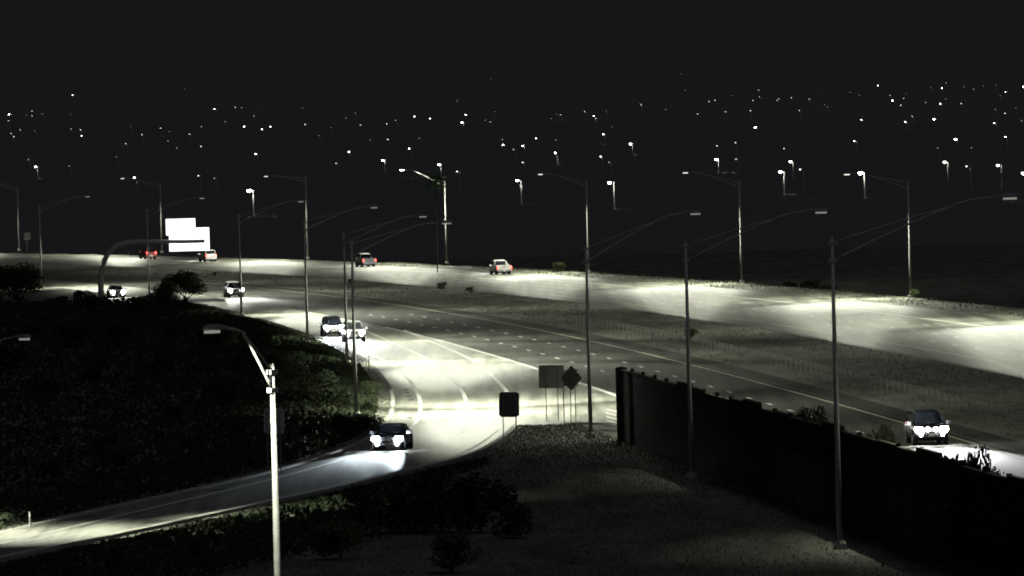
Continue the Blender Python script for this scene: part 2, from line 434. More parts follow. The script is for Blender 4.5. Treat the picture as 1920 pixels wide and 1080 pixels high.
cap_mesh = MB().box((PAN / 2, 0, .05), (PAN - .1, .22, .10)).mesh('cap', M_CAP)
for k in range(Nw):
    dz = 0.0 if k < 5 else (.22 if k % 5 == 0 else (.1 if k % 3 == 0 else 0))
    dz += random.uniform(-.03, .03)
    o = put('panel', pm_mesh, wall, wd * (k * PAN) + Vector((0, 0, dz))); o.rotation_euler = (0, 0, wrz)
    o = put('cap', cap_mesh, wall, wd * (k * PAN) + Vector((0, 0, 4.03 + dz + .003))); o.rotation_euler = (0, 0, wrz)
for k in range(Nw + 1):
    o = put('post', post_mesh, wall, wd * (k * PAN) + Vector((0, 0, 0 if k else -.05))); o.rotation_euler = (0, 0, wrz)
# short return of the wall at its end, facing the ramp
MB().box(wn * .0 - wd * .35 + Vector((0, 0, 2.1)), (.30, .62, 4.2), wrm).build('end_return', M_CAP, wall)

# ------------------------------------------------------------------ vegetation
def crown_mesh(name, n, rx, ry, rz, leaf, matl, seed, lobes=7, hollow=.35, flat=.0):
    rd = random.Random(seed); mb = MB()
    L = [(Vector((rd.uniform(-.6, .6) * rx, rd.uniform(-.6, .6) * ry, rd.uniform(-.45, .6) * rz)), rd.uniform(.35, .6)) for _ in range(lobes)]
    for i in range(n):
        c, s = L[i % lobes]
        while True:
            q = Vector((rd.uniform(-1, 1), rd.uniform(-1, 1), rd.uniform(-1, 1)))
            if hollow < q.length < 1: break
        p = c + Vector((q.x * rx * s, q.y * ry * s, q.z * rz * s))
        if p.z < -rz * .98: p.z = -rz * rd.uniform(.8, .98)
        a = Vector((rd.gauss(0, 1), rd.gauss(0, 1), rd.gauss(0, .8))).normalized(); b = a.orthogonal().normalized()
        l = leaf * rd.uniform(.6, 1.4); w = l * rd.uniform(.35, .6)
        mb.add([p - a * l * .5, p + b * w * .5, p + a * l * .5, p - b * w * .5], [(0, 1, 2, 3)])
    return mb.mesh(name, matl)
def trunk_mesh(name, h, r, seed, limbs=6, spread=1.0):
    rd = random.Random(seed); mb = MB()
    for k in range(max(1, limbs // 3)):
        a = rd.uniform(0, 6.28); l = Vector((math.cos(a), math.sin(a), 0)) * spread * .25
        p1 = l * .5 + Vector((0, 0, h * .35)); p2 = l + Vector((0, 0, h * .7))
        mb.tube([(0, 0, 0), p1, p2], [r, r * .75, r * .5], 7)
        for j in range(limbs):
            a2 = rd.uniform(0, 6.28); q = p1.lerp(p2, rd.uniform(.2, 1))
            e = q + Vector((math.cos(a2) * spread, math.sin(a2) * spread, h * rd.uniform(.3, .7)))
            mb.tube([q, q.lerp(e, .5) + Vector((0, 0, h * .06)), e], [r * .42, r * .28, r * .1], 5)
    return mb.mesh(name, M_BARK)
BUSH = [crown_mesh('foliage', 1500, 1.5, 1.5, 1.05, .22, (M_LEAF, M_LEAFD, M_LEAFD)[k], 20 + k, 8) for k in range(3)]
BSTEM = [trunk_mesh('stem', .9, .05, 40 + k, 6, .6) for k in range(3)]
TREE = [crown_mesh('crown', 3200, 2.6, 2.6, 1.6, .26, (M_LEAFD, M_LEAF)[k], 60 + k, 11, .2) for k in range(2)]
TTRK = [trunk_mesh('trunk', 2.0, .13, 80 + k, 7, 1.3) for k in range(2)]
def bush(pos, sc, label, group=None, k=None, sq=1.0, name='desert_shrub', cat='shrub'):
    k = random.randrange(3) if k is None else k
    r = empty(name, pos, random.uniform(0, 6.28), label, cat, group); r.scale = (sc, sc, sc * sq)
    put('foliage', BUSH[k], r, (0, 0, 1.0)); put('stem', BSTEM[k], r)
    return r
def tree(pos, sc, label, k=0, group=None, name='desert_tree'):
    r = empty(name, pos, random.uniform(0, 6.28), label, 'tree', group); r.scale = (sc, sc, sc)
    put('crown', TREE[k], r, (0, 0, 3.1)); put('trunk', TTRK[k], r)
    return r
tree(at(347, 583), .98, 'open branched tree whose bare trunk stands against the lit road, left of the column', 1)
tree(at(308, 590), .74, 'dark tree just left of the open branched tree')
bush(at(252, 598), .8, 'dark shrub straight below the left oncoming headlights', k=1)
tree(at(168, 592), .5, 'dark tree at the foot of the curved sign support')
tree(at(38, 584), 1.15, 'big black tree against the lit road at the far left edge')
tree(at(-8, 590), 1.2, 'black tree cut by the left edge of the picture', 1)
bush(at(155, 568), .75, 'low dark bush between the left column and the sign support')
bush(at(115, 575), .6, 'small black bush right of the big black tree')
bush(at(222, 590), .5, 'round bush lit from behind by the left headlights')
bush(at(482, 672), 1.05, 'round bush right of the near luminaire, below the road edge', k=0, sq=1.2)
bush(at(462, 700), 1.0, 'bush hidden behind the near lamp arm')
bush(at(520, 700), .9, 'bush right of the near lamp arm on the ramp slope')
bush(at(688, 772), .5, 'leafy bush beside the foot of the column at the ramp curve', k=1)
bush(at(630, 778), .8, 'bush left of the column foot at the ramp curve', k=2)
bush(at(600, 752), 1.0, 'middle bush of the row on the ramp slope', k=1)
bush(at(700, 745), .55, 'small bush at the outside of the ramp curve', k=2)
bush(at(560, 730), .9, 'upper bush of the row on the ramp slope', k=1)
bush(at(655, 718), .8, 'bush below the van at the edge of the ramp', k=1)
bush(at(700, 812), .55, 'dark bush behind the car coming down the ramp', k=1)
bush(at(652, 822), .7, 'bush left of the car coming down the ramp')
bush(at(765, 1000), 1.35, 'near black shrub below the car on the ramp, left of a pair')
bush(at(900, 1000), 1.2, 'near black shrub below the single sign, right of a pair')
bush(at(830, 1000), .95, 'black bush between the two near black shrubs')
bush(at(690, 985), .9, 'black bush left of the near black shrubs')
bush(at(960, 1010), .7, 'black bush right of the near black shrubs')
for (px, py, s) in ((60, 640, 1), (140, 660, 1.1), (230, 650, .9), (330, 640, .8), (395, 655, .8), (80, 760, .9), (190, 860, .7), (225, 880, .7), (330, 800, .8), (420, 760, 1), (300, 720, 1), (100, 900, .6), (170, 720, .9), (370, 860, .6), (450, 830, .7), (590, 840, .6), (20, 700, 1)):
    bush(at(px, py), s, 'dark desert shrub lost in the unlit ground left of the ramp', 'shrubs on the unlit left ground')
for (px, py, s) in ((380, 1060, .6), (640, 1050, .8), (850, 1075, .8), (240, 1075, .7)):
    bush(at(px, py), s, 'dark desert shrub on the unlit ground below the ramp', 'shrubs below the ramp')
# shrubs planted along the freeway side of the wall, their tops above the cap
for k in range(14):
    t = random.uniform(24, 150) if k < 10 else random.uniform(150, 195)
    p = wa + wd * t + wn * random.uniform(1.5, 2.0)
    s = random.uniform(.55, .66)
    bush(p, s, 'leafy shrub growing against the back of the sound wall, top above its cap', 'shrubs along the top of the sound wall', sq=3.15)
p = at(1800, 853, 4.5)
bush((p.x, p.y, 0), .9, 'tallest shrub over the wall cap, right of the freeway headlights', k=0, sq=2.4)
# median and far verge shrubs
for k in range(5):
    Y = random.uniform(430, 1050); o_ = random.uniform(6, 16)
    bush(road(o_, Y), random.uniform(.22, .5), 'small low shrub on the dirt median between the roadways', 'median shrubs')
for k in range(12):
    Y = random.uniform(640, 1250); o_ = random.uniform(46, 58); p = road(o_, Y); p.z = ground_z(p.x, p.y)
    bush(p, random.uniform(.3, .8), 'dim shrub on the bank beyond the far roadway', 'shrubs beyond the far roadway')
# fan palm beyond the far roadway
pp = at_y(816, 344, 1001); pr = empty('fan_palm', (pp.x, 1001, ground_z(pp.x, 1001)), 0, 'tall palm with a green crown lit by the glowing far lamp', 'palm tree')
hz = pp.z - pr.location.z
MB().tube([(0, 0, 0), (.1, 0, hz * .5), (0, 0, hz)], [.08, .06, .06], 8).build('trunk', M_PTRK, pr, True)
for k in range(34):
    a = random.uniform(0, 6.28); e = random.uniform(-.5, 1.1); l = random.uniform(1.2, 1.75)
    d = Vector((math.cos(a) * math.cos(e), math.sin(a) * math.cos(e), math.sin(e))); s_ = Vector((-math.sin(a), math.cos(a), 0))
    mb = MB(); b_ = Vector((0, 0, hz))
    mb.tube([b_, b_ + d * l * .5], .02, 4)
    for j in range(7):
        w = (j - 3) / 3 * .9
        tip = b_ + d * l * .5 + (d * math.cos(w) + s_ * math.sin(w)) * l * .55 + Vector((0, 0, -.18 * abs(w)))
        q = b_ + d * l * .5
        mb.add([q, q.lerp(tip, .5) + s_ * .12, tip, q.lerp(tip, .5) - s_ * .12], [(0, 1, 2, 3)])
    mb.build('frond', M_PALM, pr)
# dry weeds
def weeds(name, n, sampler, h):
    mb = MB()
    for i in range(n):
        p = sampler()
        if p is None: continue
        for j in range(3):
            a = random.uniform(0, 6.28); l = h * random.uniform(.4, 1.3); w = l * .16
            d = Vector((math.cos(a), math.sin(a), 0)); sd = Vector((-d.y, d.x, 0))
            tip = p + d * l * random.uniform(.2, .8) + Vector((0, 0, l))
            mb.add([p - sd * w, p + sd * w, tip], [(0, 1, 2)])
    return tag(mb.build(name, M_GRASS), kind='stuff')
def s_gore():
    Y = 270 + 180 * random.random() ** 1.3; a = lowX(Y) + .5 if Y < 449 else 0; b_ = wa.x + (wa.y - Y) * -wd.x / wd.y * 1.0
    X = random.uniform(a, max(a + 1, wa.x + (Y - wa.y) * wd.x / wd.y))
    return Vector((X, Y, 0))
weeds('dry_weeds', 26000, s_gore, .11)
def s_out():
    Y = random.uniform(330, 820); return Vector((outX(Y) - .4 - 14 * random.random() ** 1.5, Y, 0))
weeds('dry_weeds', 5000, s_out, .16)
def s_med():
    Y = random.uniform(380, 1100); return road(random.choice((random.uniform(3, 17), random.uniform(42.3, 50))), Y)
weeds('dry_weeds', 14000, s_med, .18)

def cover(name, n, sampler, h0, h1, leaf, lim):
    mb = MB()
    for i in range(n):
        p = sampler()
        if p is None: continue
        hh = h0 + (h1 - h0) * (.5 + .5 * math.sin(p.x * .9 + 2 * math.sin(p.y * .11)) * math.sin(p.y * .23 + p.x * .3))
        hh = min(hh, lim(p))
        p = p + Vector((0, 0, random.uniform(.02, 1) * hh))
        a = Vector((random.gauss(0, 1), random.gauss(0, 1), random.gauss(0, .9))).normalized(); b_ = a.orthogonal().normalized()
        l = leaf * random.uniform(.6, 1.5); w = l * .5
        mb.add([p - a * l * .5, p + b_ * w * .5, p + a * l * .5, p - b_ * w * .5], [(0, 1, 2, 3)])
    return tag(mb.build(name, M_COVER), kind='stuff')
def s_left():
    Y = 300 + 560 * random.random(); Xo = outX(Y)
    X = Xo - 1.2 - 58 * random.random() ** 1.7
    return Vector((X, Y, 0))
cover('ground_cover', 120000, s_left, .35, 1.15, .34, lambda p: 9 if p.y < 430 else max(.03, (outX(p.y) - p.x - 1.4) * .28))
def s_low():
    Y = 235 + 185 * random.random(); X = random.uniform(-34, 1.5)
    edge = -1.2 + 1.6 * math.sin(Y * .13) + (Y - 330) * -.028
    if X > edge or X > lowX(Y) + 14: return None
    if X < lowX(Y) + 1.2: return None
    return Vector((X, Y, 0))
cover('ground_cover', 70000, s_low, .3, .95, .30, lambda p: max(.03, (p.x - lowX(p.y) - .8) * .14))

# ------------------------------------------------------------------ small roadside things
def sign_assembly(name, px, base_y, post_px, outline_px, label, cat='road sign', face=None, back=None):
    """posts at post_px (x pixels, all footed at base_y), plate from pixel outline at that distance"""
    b = at(px, base_y); Yd = b.y
    root = empty(name, (b.x, Yd, 0), 0, label, cat)
    pts = [at_y(x, y, Yd) - Vector((b.x, Yd, 0)) for x, y in outline_px]
    flat = [(p.x, p.z) for p in pts]
    mb = MB().prism(flat, -.004, .004, lambda u, v, w: Vector((u, w, v)))
    mb.build('plate', back or M_SIGNB, root)
    zs = [p.z for p in pts]; xs = [p.x for p in pts]; zmid = (min(zs) + max(zs)) / 2
    MB().prism([(u * .97 + .03 * sum(xs) / len(xs), v * .97 + .03 * zmid) for u, v in flat], .0045, .0060, lambda u, v, w: Vector((u, w, v))).build('face', face or M_SIGNF, root)
    for x in post_px:
        q = at_y(x, base_y, Yd).x - b.x
        MB().tube([(q, -.04, 0), (q, -.04, max(zs) - .12)], .032, 6).build('post', M_DGALV, root)
    for zz in (min(zs) + .25, max(zs) - .25):
        MB().box(((min(xs) + max(xs)) / 2, -.022, zz), ((max(xs) - min(xs)) * .72, .02, .05)).build('stiffener', M_DGALV, root)
    return root
def rrect(x0, y0, x1, y1, r=3):
    return [(x0 + r, y0), (x1 - r, y0), (x1, y0 + r), (x1, y1 - r), (x1 - r, y1), (x0 + r, y1), (x0, y1 - r), (x0, y0 + r)]
M_SRED = mat('sign_face_red', (.4, .03, .03), .5); M_SYEL = mat('sign_face_yellow', (.6, .42, .03), .5); M_SWHT = mat('sign_face_white', (.7, .7, .7), .5)
sign_assembly('road_sign', 956, 846, (945, 969), rrect(935.5, 735, 973.5, 782, 4), 'nearest sign back, rounded plate alone on two posts at the edge of the ramp', face=M_SRED)
sign_assembly('road_sign', 1035, 790, (1025, 1047), rrect(1010, 685, 1057, 728, 2), 'wide rectangular sign back left of the diamond sign in the gore', face=M_SIGNF, back=M_DGALV)
sign_assembly('road_sign', 1069, 793, (1058, 1080), rrect(1056, 697, 1080, 723, 2), 'narrow sign back half hidden behind the diamond sign', face=M_SWHT)
sign_assembly('diamond_sign', 1071, 800, (1071,), [(1071, 686), (1073, 687), (1090, 707), (1090, 711), (1073, 731), (1069, 731), (1052, 711), (1052, 707), (1069, 687)], 'dark diamond warning sign back in the gore', face=M_SYEL)
sign_assembly('road_sign', 514, 888, (503, 527), rrect(495, 765, 533, 813, 3), 'grey sign back standing behind the foreground lighting column', face=M_SRED, back=M_GALV)
sign_assembly('road_sign', 51, 472, (51,), rrect(45, 436, 57, 450, 1), 'faint little sign beyond the far roadway at the left', face=M_SIGNF)
# plate on a lighting column
pc = at(651, 684); q = at_y(634, 452, pc.y - .25)
r = empty('column_plate', q, 0, 'small grey square plate mounted high on the lighting column', 'sign')
MB().prism([(-.27, -.36), (.27, -.36), (.27, .36), (-.27, .36)], -.02, .02, lambda u, v, w: Vector((u, w, v))).build('plate', M_SIGNB, r)
for z in (.15, -.15): MB().box((.42, .06, z), (.32, .04, .05)).build('bracket', M_DGALV, r)

def delineator(px, py, h, label, matl):
    p = at(px, py); r = empty('delineator', p, 0, label, 'marker post', )
    MB().prism([(-.035, 0), (.035, 0), (.035, h), (.02, h + .04), (-.02, h + .04), (-.035, h)], -.015, .015, lambda u, v, w: Vector((u, w, v))).build('post', matl, r)
    MB().box((0, -.018, h - .12), (.05, .006, .14)).build('reflector', M_PLATE, r)
delineator(692, 697, 1.15, 'short dark marker post at the outside of the ramp curve', M_TRIM)
delineator(56, 990, .72, 'thin pale marker post beside the ramp at lower left', M_DGALV)
delineator(241, 481, .8, 'tiny pale marker post on the far verge left of the sign', M_WHITE)
for i, (px, py) in enumerate(((761.6, 731), (763.5, 736.5), (767, 743.5), (770, 750.5), (768, 784))):
    p = at(px, py); r = empty('drain_grate', (p.x, p.y, .024), 0, ['topmost dark drain slot beside the ramp edge line', 'second dark drain slot from the top beside the ramp edge line', 'third dark drain slot beside the ramp edge line', 'lowest of the four close drain slots beside the ramp edge line', 'lone dark drain slot lower down the ramp edge line'][i], 'drain', 'drain slots on the ramp shoulder')
    MB().box((0, 0, .008), (.34, 2.2, .016)).build('frame', M_IRON, r)
    for k in range(3): MB().box((0, -.72 + k * .72, .018), (.28, .5, .006)).build('bar', M_TRIM, r)
p = at(407, 919)
r = empty('manhole_cover', (p.x, p.y, .022), 0, 'dark oval manhole cover on the lower leg of the ramp', 'manhole cover')
MB().tube([(0, 0, 0), (0, 0, .012)], .44, 20).build('ring', M_IRON, r)
MB().tube([(0, 0, .012), (0, 0, .018)], .38, 20).build('lid', M_TRIM, r)
# a strip of shredded tyre / debris
p = at(1040, 798)
# cable barrier along the median
cb = empty('cable_barrier', road(5.6, 500), 0, 'cable barrier with thin posts along the median behind the freeway headlights', 'barrier')
pmesh = MB().box((0, 0, .45), (.055, .04, .9)).mesh('post', M_CPOST)
Yb = []
Y = 372.0
while Y < 700:
    q = road(5.6, Y) - cb.location; put('post', pmesh, cb, q); Yb.append(q); Y += 3.05
for zc in (.5, .65, .8):
    MB().tube([q + Vector((.05, 0, zc)) for q in Yb[::6]], .012, 4).build('cable', M_DGALV, cb)

# ------------------------------------------------------------------ overhead cantilever sign
p = at(190, 562); Yd = p.y
os_ = empty('overhead_sign', (p.x, Yd, 0), 0, 'glaring white overhead sign on a curved cantilever tube at left', 'overhead sign')
path = [(190, 562), (189, 535), (190, 510), (195, 490), (204, 473), (218, 461), (236, 455), (260, 453), (300, 453), (340, 453), (384, 452)]
pts = [at_y(x, y, Yd) - Vector((p.x, Yd, 0)) for x, y in path]
pts[0].z = 0
MB().box((0, 0, .2), (1.1, 1.1, .4)).build('footing', M_KERB, os_)
MB().tube(pts, [.36 - .014 * i for i in range(len(pts))], 12).build('mast', M_GALV, os_, True)
def panel(name, x0, y0, x1, y1, dy, matl):
    a = at_y(x0, y1, Yd) - Vector((p.x, Yd, 0)); c = at_y(x1, y0, Yd) - Vector((p.x, Yd, 0))
    w = c.x - a.x; h = c.z - a.z
    o = MB().box(((a.x + c.x) / 2, dy, (a.z + c.z) / 2), (w, .10, h)).build(name, M_DGALV, os_)
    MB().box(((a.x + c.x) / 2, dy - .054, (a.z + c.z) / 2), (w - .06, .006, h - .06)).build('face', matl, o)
    return o
panel('sign_panel', 317, 426, 392, 472, .45, M_SIGNGLOW)
panel('sign_panel', 311, 409, 366, 442, .36, M_SIGNGLOW)
for x in (322, 345, 368):
    a = at_y(x, 462, Yd) - Vector((p.x, Yd, 0))
    MB().box((a.x, .31, a.z + .3), (.07, .05, .9)).build('bracket', M_DGALV, os_)

# ------------------------------------------------------------------ vehicles (x forward, y left, z up)
def sect(x, w, zb, zt, tum=.93):
    half = [(w * .80, zb), (w * .97, zb + .10), (w, zb + (zt - zb) * .45), (w * .985, zb + (zt - zb) * .75), (w * tum, zt - .05), (w * tum * .9, zt)]
    return [Vector((x, y, z)) for y, z in half] + [Vector((x, -y, z)) for y, z in reversed(half)]
def wheel_mesh(r, w):
    t = MB(); prof = [(r * .66, -w / 2), (r * .93, -w / 2), (r, -w * .32), (r, w * .32), (r * .93, w / 2), (r * .66, w / 2)]
    n = 18; vs = []; fs = []
    for k in range(n):
        a = 2 * math.pi * k / n
        for (q, y) in prof: vs.append((q * math.cos(a), y, q * math.sin(a)))
    m_ = len(prof)
    for k in range(n):
        for j in range(m_):
            j2 = (j + 1) % m_; k2 = (k + 1) % n
            fs.append((k * m_ + j, k * m_ + j2, k2 * m_ + j2, k2 * m_ + j))
    t.add(vs, fs); tm = t.mesh('tyre', M_TYRE, True)
    rm = MB().tube([(0, -w * .40, 0), (0, w * .40, 0)], r * .67, 16)
    for k in range(5):
        a = 2 * math.pi * k / 5
        for s_ in (-1, 1): rm.box((math.cos(a) * r * .36, s_ * w * .43, math.sin(a) * r * .36), (r * .5, .02, .07), Matrix.Rotation(-a, 3, 'Y'))
    return tm, rm.mesh('rim', M_RIM)
WH = wheel_mesh(.35, .24)
def vehicle(kind, pos, heading, paint, label, lights='front', hl=M_HL, power=1.0, col=COOL, cat=None, extra=False):
    heading = Vector((heading[0], heading[1], 0)); rz = math.atan2(heading.y, heading.x)
    K = dict(
        car=dict(L=4.7, w=.91, belt=.92, roof=1.45, wb=2.75, hood=(2.30, .66, .86), st=[(-2.35, .78, .38, .80), (-2.25, .86, .28, .98), (-1.7, .91, .24, 1.02), (-.9, .915, .22, .98), (.9, .915, .22, .96), (1.5, .90, .24, .90), (2.0, .86, .26, .80), (2.25, .80, .30, .70), (2.35, .68, .36, .60)],
                 gh=[(-1.75, .74, 1.0, 1.04), (-1.05, .68, .98, 1.40), (-.4, .66, .97, 1.45), (.25, .66, .96, 1.44), (.55, .68, .96, 1.36), (1.2, .76, .94, .97)]),
        suv=dict(L=4.8, w=.96, belt=1.12, roof=1.80, wb=2.85, st=[(-2.4, .84, .45, 1.05), (-2.32, .93, .34, 1.16), (-1.6, .96, .30, 1.16), (0, .96, .28, 1.14), (1.2, .96, .30, 1.10), (1.7, .95, .30, 1.06), (2.15, .92, .32, 1.00), (2.35, .84, .38, .90), (2.42, .76, .44, .78)],
                 gh=[(-2.25, .80, 1.14, 1.22), (-2.0, .76, 1.14, 1.72), (-1.2, .74, 1.14, 1.80), (.1, .74, 1.13, 1.79), (.45, .75, 1.12, 1.70), (1.15, .84, 1.10, 1.14)]),
        pickup=dict(L=5.7, w=.98, belt=1.18, roof=1.88, wb=3.6, st=[(.0 - .35, .97, .42, 1.18), (.9, .98, .40, 1.18), (1.7, .98, .40, 1.16), (2.3, .96, .40, 1.12), (2.65, .92, .42, 1.05), (2.80, .84, .46, .95)],
                 gh=[(-.38, .82, 1.17, 1.22), (-.30, .79, 1.17, 1.80), (.2, .78, 1.17, 1.88), (.95, .78, 1.17, 1.85), (1.15, .79, 1.17, 1.78), (1.75, .86, 1.16, 1.20)]),
    )[kind]
    nm = {'car': 'parked_car', 'suv': 'suv', 'pickup': 'pickup_truck'}[kind]
    if kind == 'car': nm = 'sedan_car'
    root = empty(nm, pos, rz, label, cat or {'car': 'car', 'suv': 'suv', 'pickup': 'pickup truck'}[kind])
    MB().loft([sect(*s_) for s_ in K['st']]).build('body', paint, root, False)
    gh = K['gh']
    MB().loft([sect(x, w, zb, zt, .88) for x, w, zb, zt in gh]).build('windows', M_GLASS, root)
    # roof skin and pillars over the glasshouse
    rf = MB(); hi = [s_ for s_ in gh if s_[3] > gh[0][3] + .2 and s_[3] > 1.3]
    rings = []
    for x, w, zb, zt in hi:
        rings.append([Vector((x, y, z)) for y, z in ((w * .90, zt - .07), (w * .80, zt + .012), (-w * .80, zt + .012), (-w * .90, zt - .07), (-w * .8, zt - .03), (w * .8, zt - .03))])
    rf.loft(rings).build('roof', paint, root)
    for sy in (-1, 1):
        for a_, b_, r_ in ((Vector((gh[-1][0] - .05, sy * gh[-1][1] * .95, gh[-1][2])), Vector((gh[-2][0], sy * gh[-2][1] * .90, gh[-2][3] - .03)), .035),
                           (Vector((gh[0][0] + .05, sy * gh[0][1] * .97, gh[0][2])), Vector((gh[1][0], sy * gh[1][1] * .90, gh[1][3] - .03)), .045),
                           (Vector((0.0, sy * K['w'] * .80, K['belt'])), Vector((-.05, sy * gh[2][1] * .92, gh[2][3] - .08)), .035)):
            MB().tube([a_, b_], r_, 5).build('pillar', paint, root)
    front = K['st'][-1][0]; rear = K['st'][0][0]
    w = K['w']
    if kind == 'pickup':
        rear = -2.90
        bd = MB()
        for sy in (-1, 1): bd.box(((rear - .37) / 2, sy * (w - .05), .86), (abs(rear) - .36, .10, .68))
        bd.box(((rear - .37) / 2, 0, .62), (abs(rear) - .36, 2 * w - .2, .12)); bd.box((-.40, 0, .9), (.06, 2 * w - .2, .6))
        bd.build('bed', paint, root)
        tg = MB().box((rear - .01, 0, .90), (.08, 1.62, .62)).build('tailgate', paint, root)
        MB().box((rear - .058, 0, 1.08), (.02, .26, .07)).build('handle', M_TRIM, tg)
    # wheels with dark arches
    for sx in (-1, 1):
        for sy in (-1, 1):
            xw = sx * K['wb'] / 2 + (.12 if kind == 'pickup' else 0)
            sc = 1.0 if kind == 'car' else 1.1
            MB().tube([(xw, sy * (w - .28), .36 * sc), (xw, sy * (w + .004), .36 * sc)], .42 * sc, 18).build('wheel_arch', M_TRIM, root)
            wh = put('wheel', WH[0], root, (xw, sy * (w - .10), .35 * sc)); wh.scale = (sc, 1, sc)
            put('rim', WH[1], wh)
    MB().box((0, 0, .30), (K['wb'] * .9, 1.3, .16)).build('underbody', M_TRIM, root)
    zh = {'car': .68, 'suv': .88, 'pickup': .92}[kind]
    MB().box((front - .02, 0, zh - .32), (.14, w * 1.55, .16)).build('front_bumper', M_TRIM if kind == 'car' else M_CHROME, root)
    MB().box((front + .0, 0, zh - .03), (.10, w * .85, .20)).build('grille', M_TRIM, root)
    MB().box((front + .065, 0, zh - .30), (.012, .34, .15)).build('number_plate', M_PLATE, root)
    zt = {'car': .82, 'suv': 1.0, 'pickup': .92}[kind]
    MB().box((rear - .05, 0, .50 if kind != 'car' else .42), (.16, w * 1.75, .20)).build('rear_bumper', M_CHROME if kind == 'pickup' else paint, root)
    MB().box((rear - .09 if kind == 'car' else rear - .14, 0, .62 if kind == 'car' else .52), (.012, .34, .16)).build('number_plate', M_PLATE, root)
    for sy in (-1, 1):
        mr = MB().box((.95, sy * (w + .13), K['belt'] + .06), (.14, .24, .18)); mr.build('wing_mirror', paint, root)
        if kind != 'pickup': MB().box((-.3, sy * (w + .004), K['belt'] - .14), (.2, .03, .035)).build('door_handle', M_CHROME, root)
        t = MB().box((rear + (.0 if kind != 'pickup' else -.01), sy * (w - (.24 if kind != 'pickup' else .085)), zt), (.14, .20 if kind != 'pickup' else .12, .18 if kind == 'car' else .30)).build('tail_light', M_TL, root)
        on = lights == 'front'
        hlm = hl if on else M_CHROME
        hb = MB().loft([[Vector((front - .16 + dx, sy * (w * .70 + a * sx_), zh + b * sx_)) for a, b in ((-.25, -.09), (-.17, -.15), (.17, -.15), (.25, -.04), (.22, .14), (-.16, .14))] for dx, sx_ in ((0, 1.0), (.20, 1.0), (.26, .8))])
        h = hb.build('headlight', hlm, root)
        if on:
            MB().tube([(front - .05, sy * w * .62, zh - .30), (front + .075, sy * w * .62, zh - .30)], .085, 10).build('added_fog_light', hlm, root)  # glowing lamps added low on the front to widen the headlight glare
        if lights == 'front' or lights == 'rear':
            spot('beam_light', (front + .14, sy * w * .70, zh), (1, 0, -.17), 60000 * power, 23, 1.0, col, root, .05)
    if extra:                                     # a pair of lamps added in the grille to enlarge the glare
        for sy in (-1, 1): MB().tube([(front - .02, sy * .22, zh), (front + .09, sy * .22, zh)], [.08, .12], 12).build('added_grille_lamp', hl, root)
    return root
def lane_dir(Y, sgn): s_ = slope(Y); v = Vector((s_, 1, 0)) * sgn; return v.normalized()
# coming towards the camera
p = at(724, 846)
dv = Vector((outX(390) - outX(425), -35, 0)).normalized()
vehicle('car', p + Vector((.35, 2.0, .022)), dv, M_DARK, 'dark car with blue-white headlights coming down the exit ramp curve', 'front', M_HL, 1.0)
p = at(664, 642)
vehicle('suv', p + Vector((-.1, 2.4, .022)), Vector((.07, -1, 0)), M_SILV, 'silver van-like vehicle entering the exit ramp behind the column, headlights on', 'front', M_HLW, 1.2, (.95, .97, 1))
p = at(622, 632)
vehicle('suv', p + Vector((0, 2.4, .022)), Vector((.09, -1, 0)), M_DARK, 'vehicle with the strongest glaring headlights just behind the van on the exit lane', 'front', M_HL, 3.2, extra=True)
p = at(437, 558)
vehicle('suv', p + Vector((0, 2, .02)), lane_dir(p.y, -1), M_SILV, 'oncoming vehicle with white headlights behind the column left of the strongest glare', 'front', M_HLW, 1.5, (1, .98, .93))
p = at(216, 558)
vehicle('car', p + Vector((0, 2, .02)), lane_dir(p.y, -1), M_SILV, 'oncoming vehicle whose headlights shine over the bushes at left', 'front', M_HLW, 1.4, (1, .98, .93))
p = at(1742, 836)
vehicle('suv', p + Vector((0, 2.4, .02)), lane_dir(p.y, -1), M_DARK, 'vehicle with dazzling headlights on the freeway behind the sound wall at right', 'front', M_HLW, 2.2, (.97, .98, 1), extra=True)
# going away
for (px, py, kd, pt, lab) in ((938, 517, 'pickup', M_WHITE, 'white pickup truck with its tailgate lit, driving away on the far roadway at centre'),
                              (683, 502, 'pickup', M_WHITE, 'white pickup truck driving away on the far roadway beside two columns'),
                              (388, 491, 'suv', M_WHITE, 'vehicle with red tail lights just below the overhead sign'),
                              (276, 486, 'suv', M_RED, 'red-lit vehicle crossed by a lighting column left of the overhead sign')):
    p = at(px, py)
    vehicle(kd, p + Vector((0, 2.5 + (6 if kd == 'pickup' else 0), .02)), lane_dir(p.y, 1), pt, lab, 'rear', M_HLW, 1.3, (.8, .95, 1))

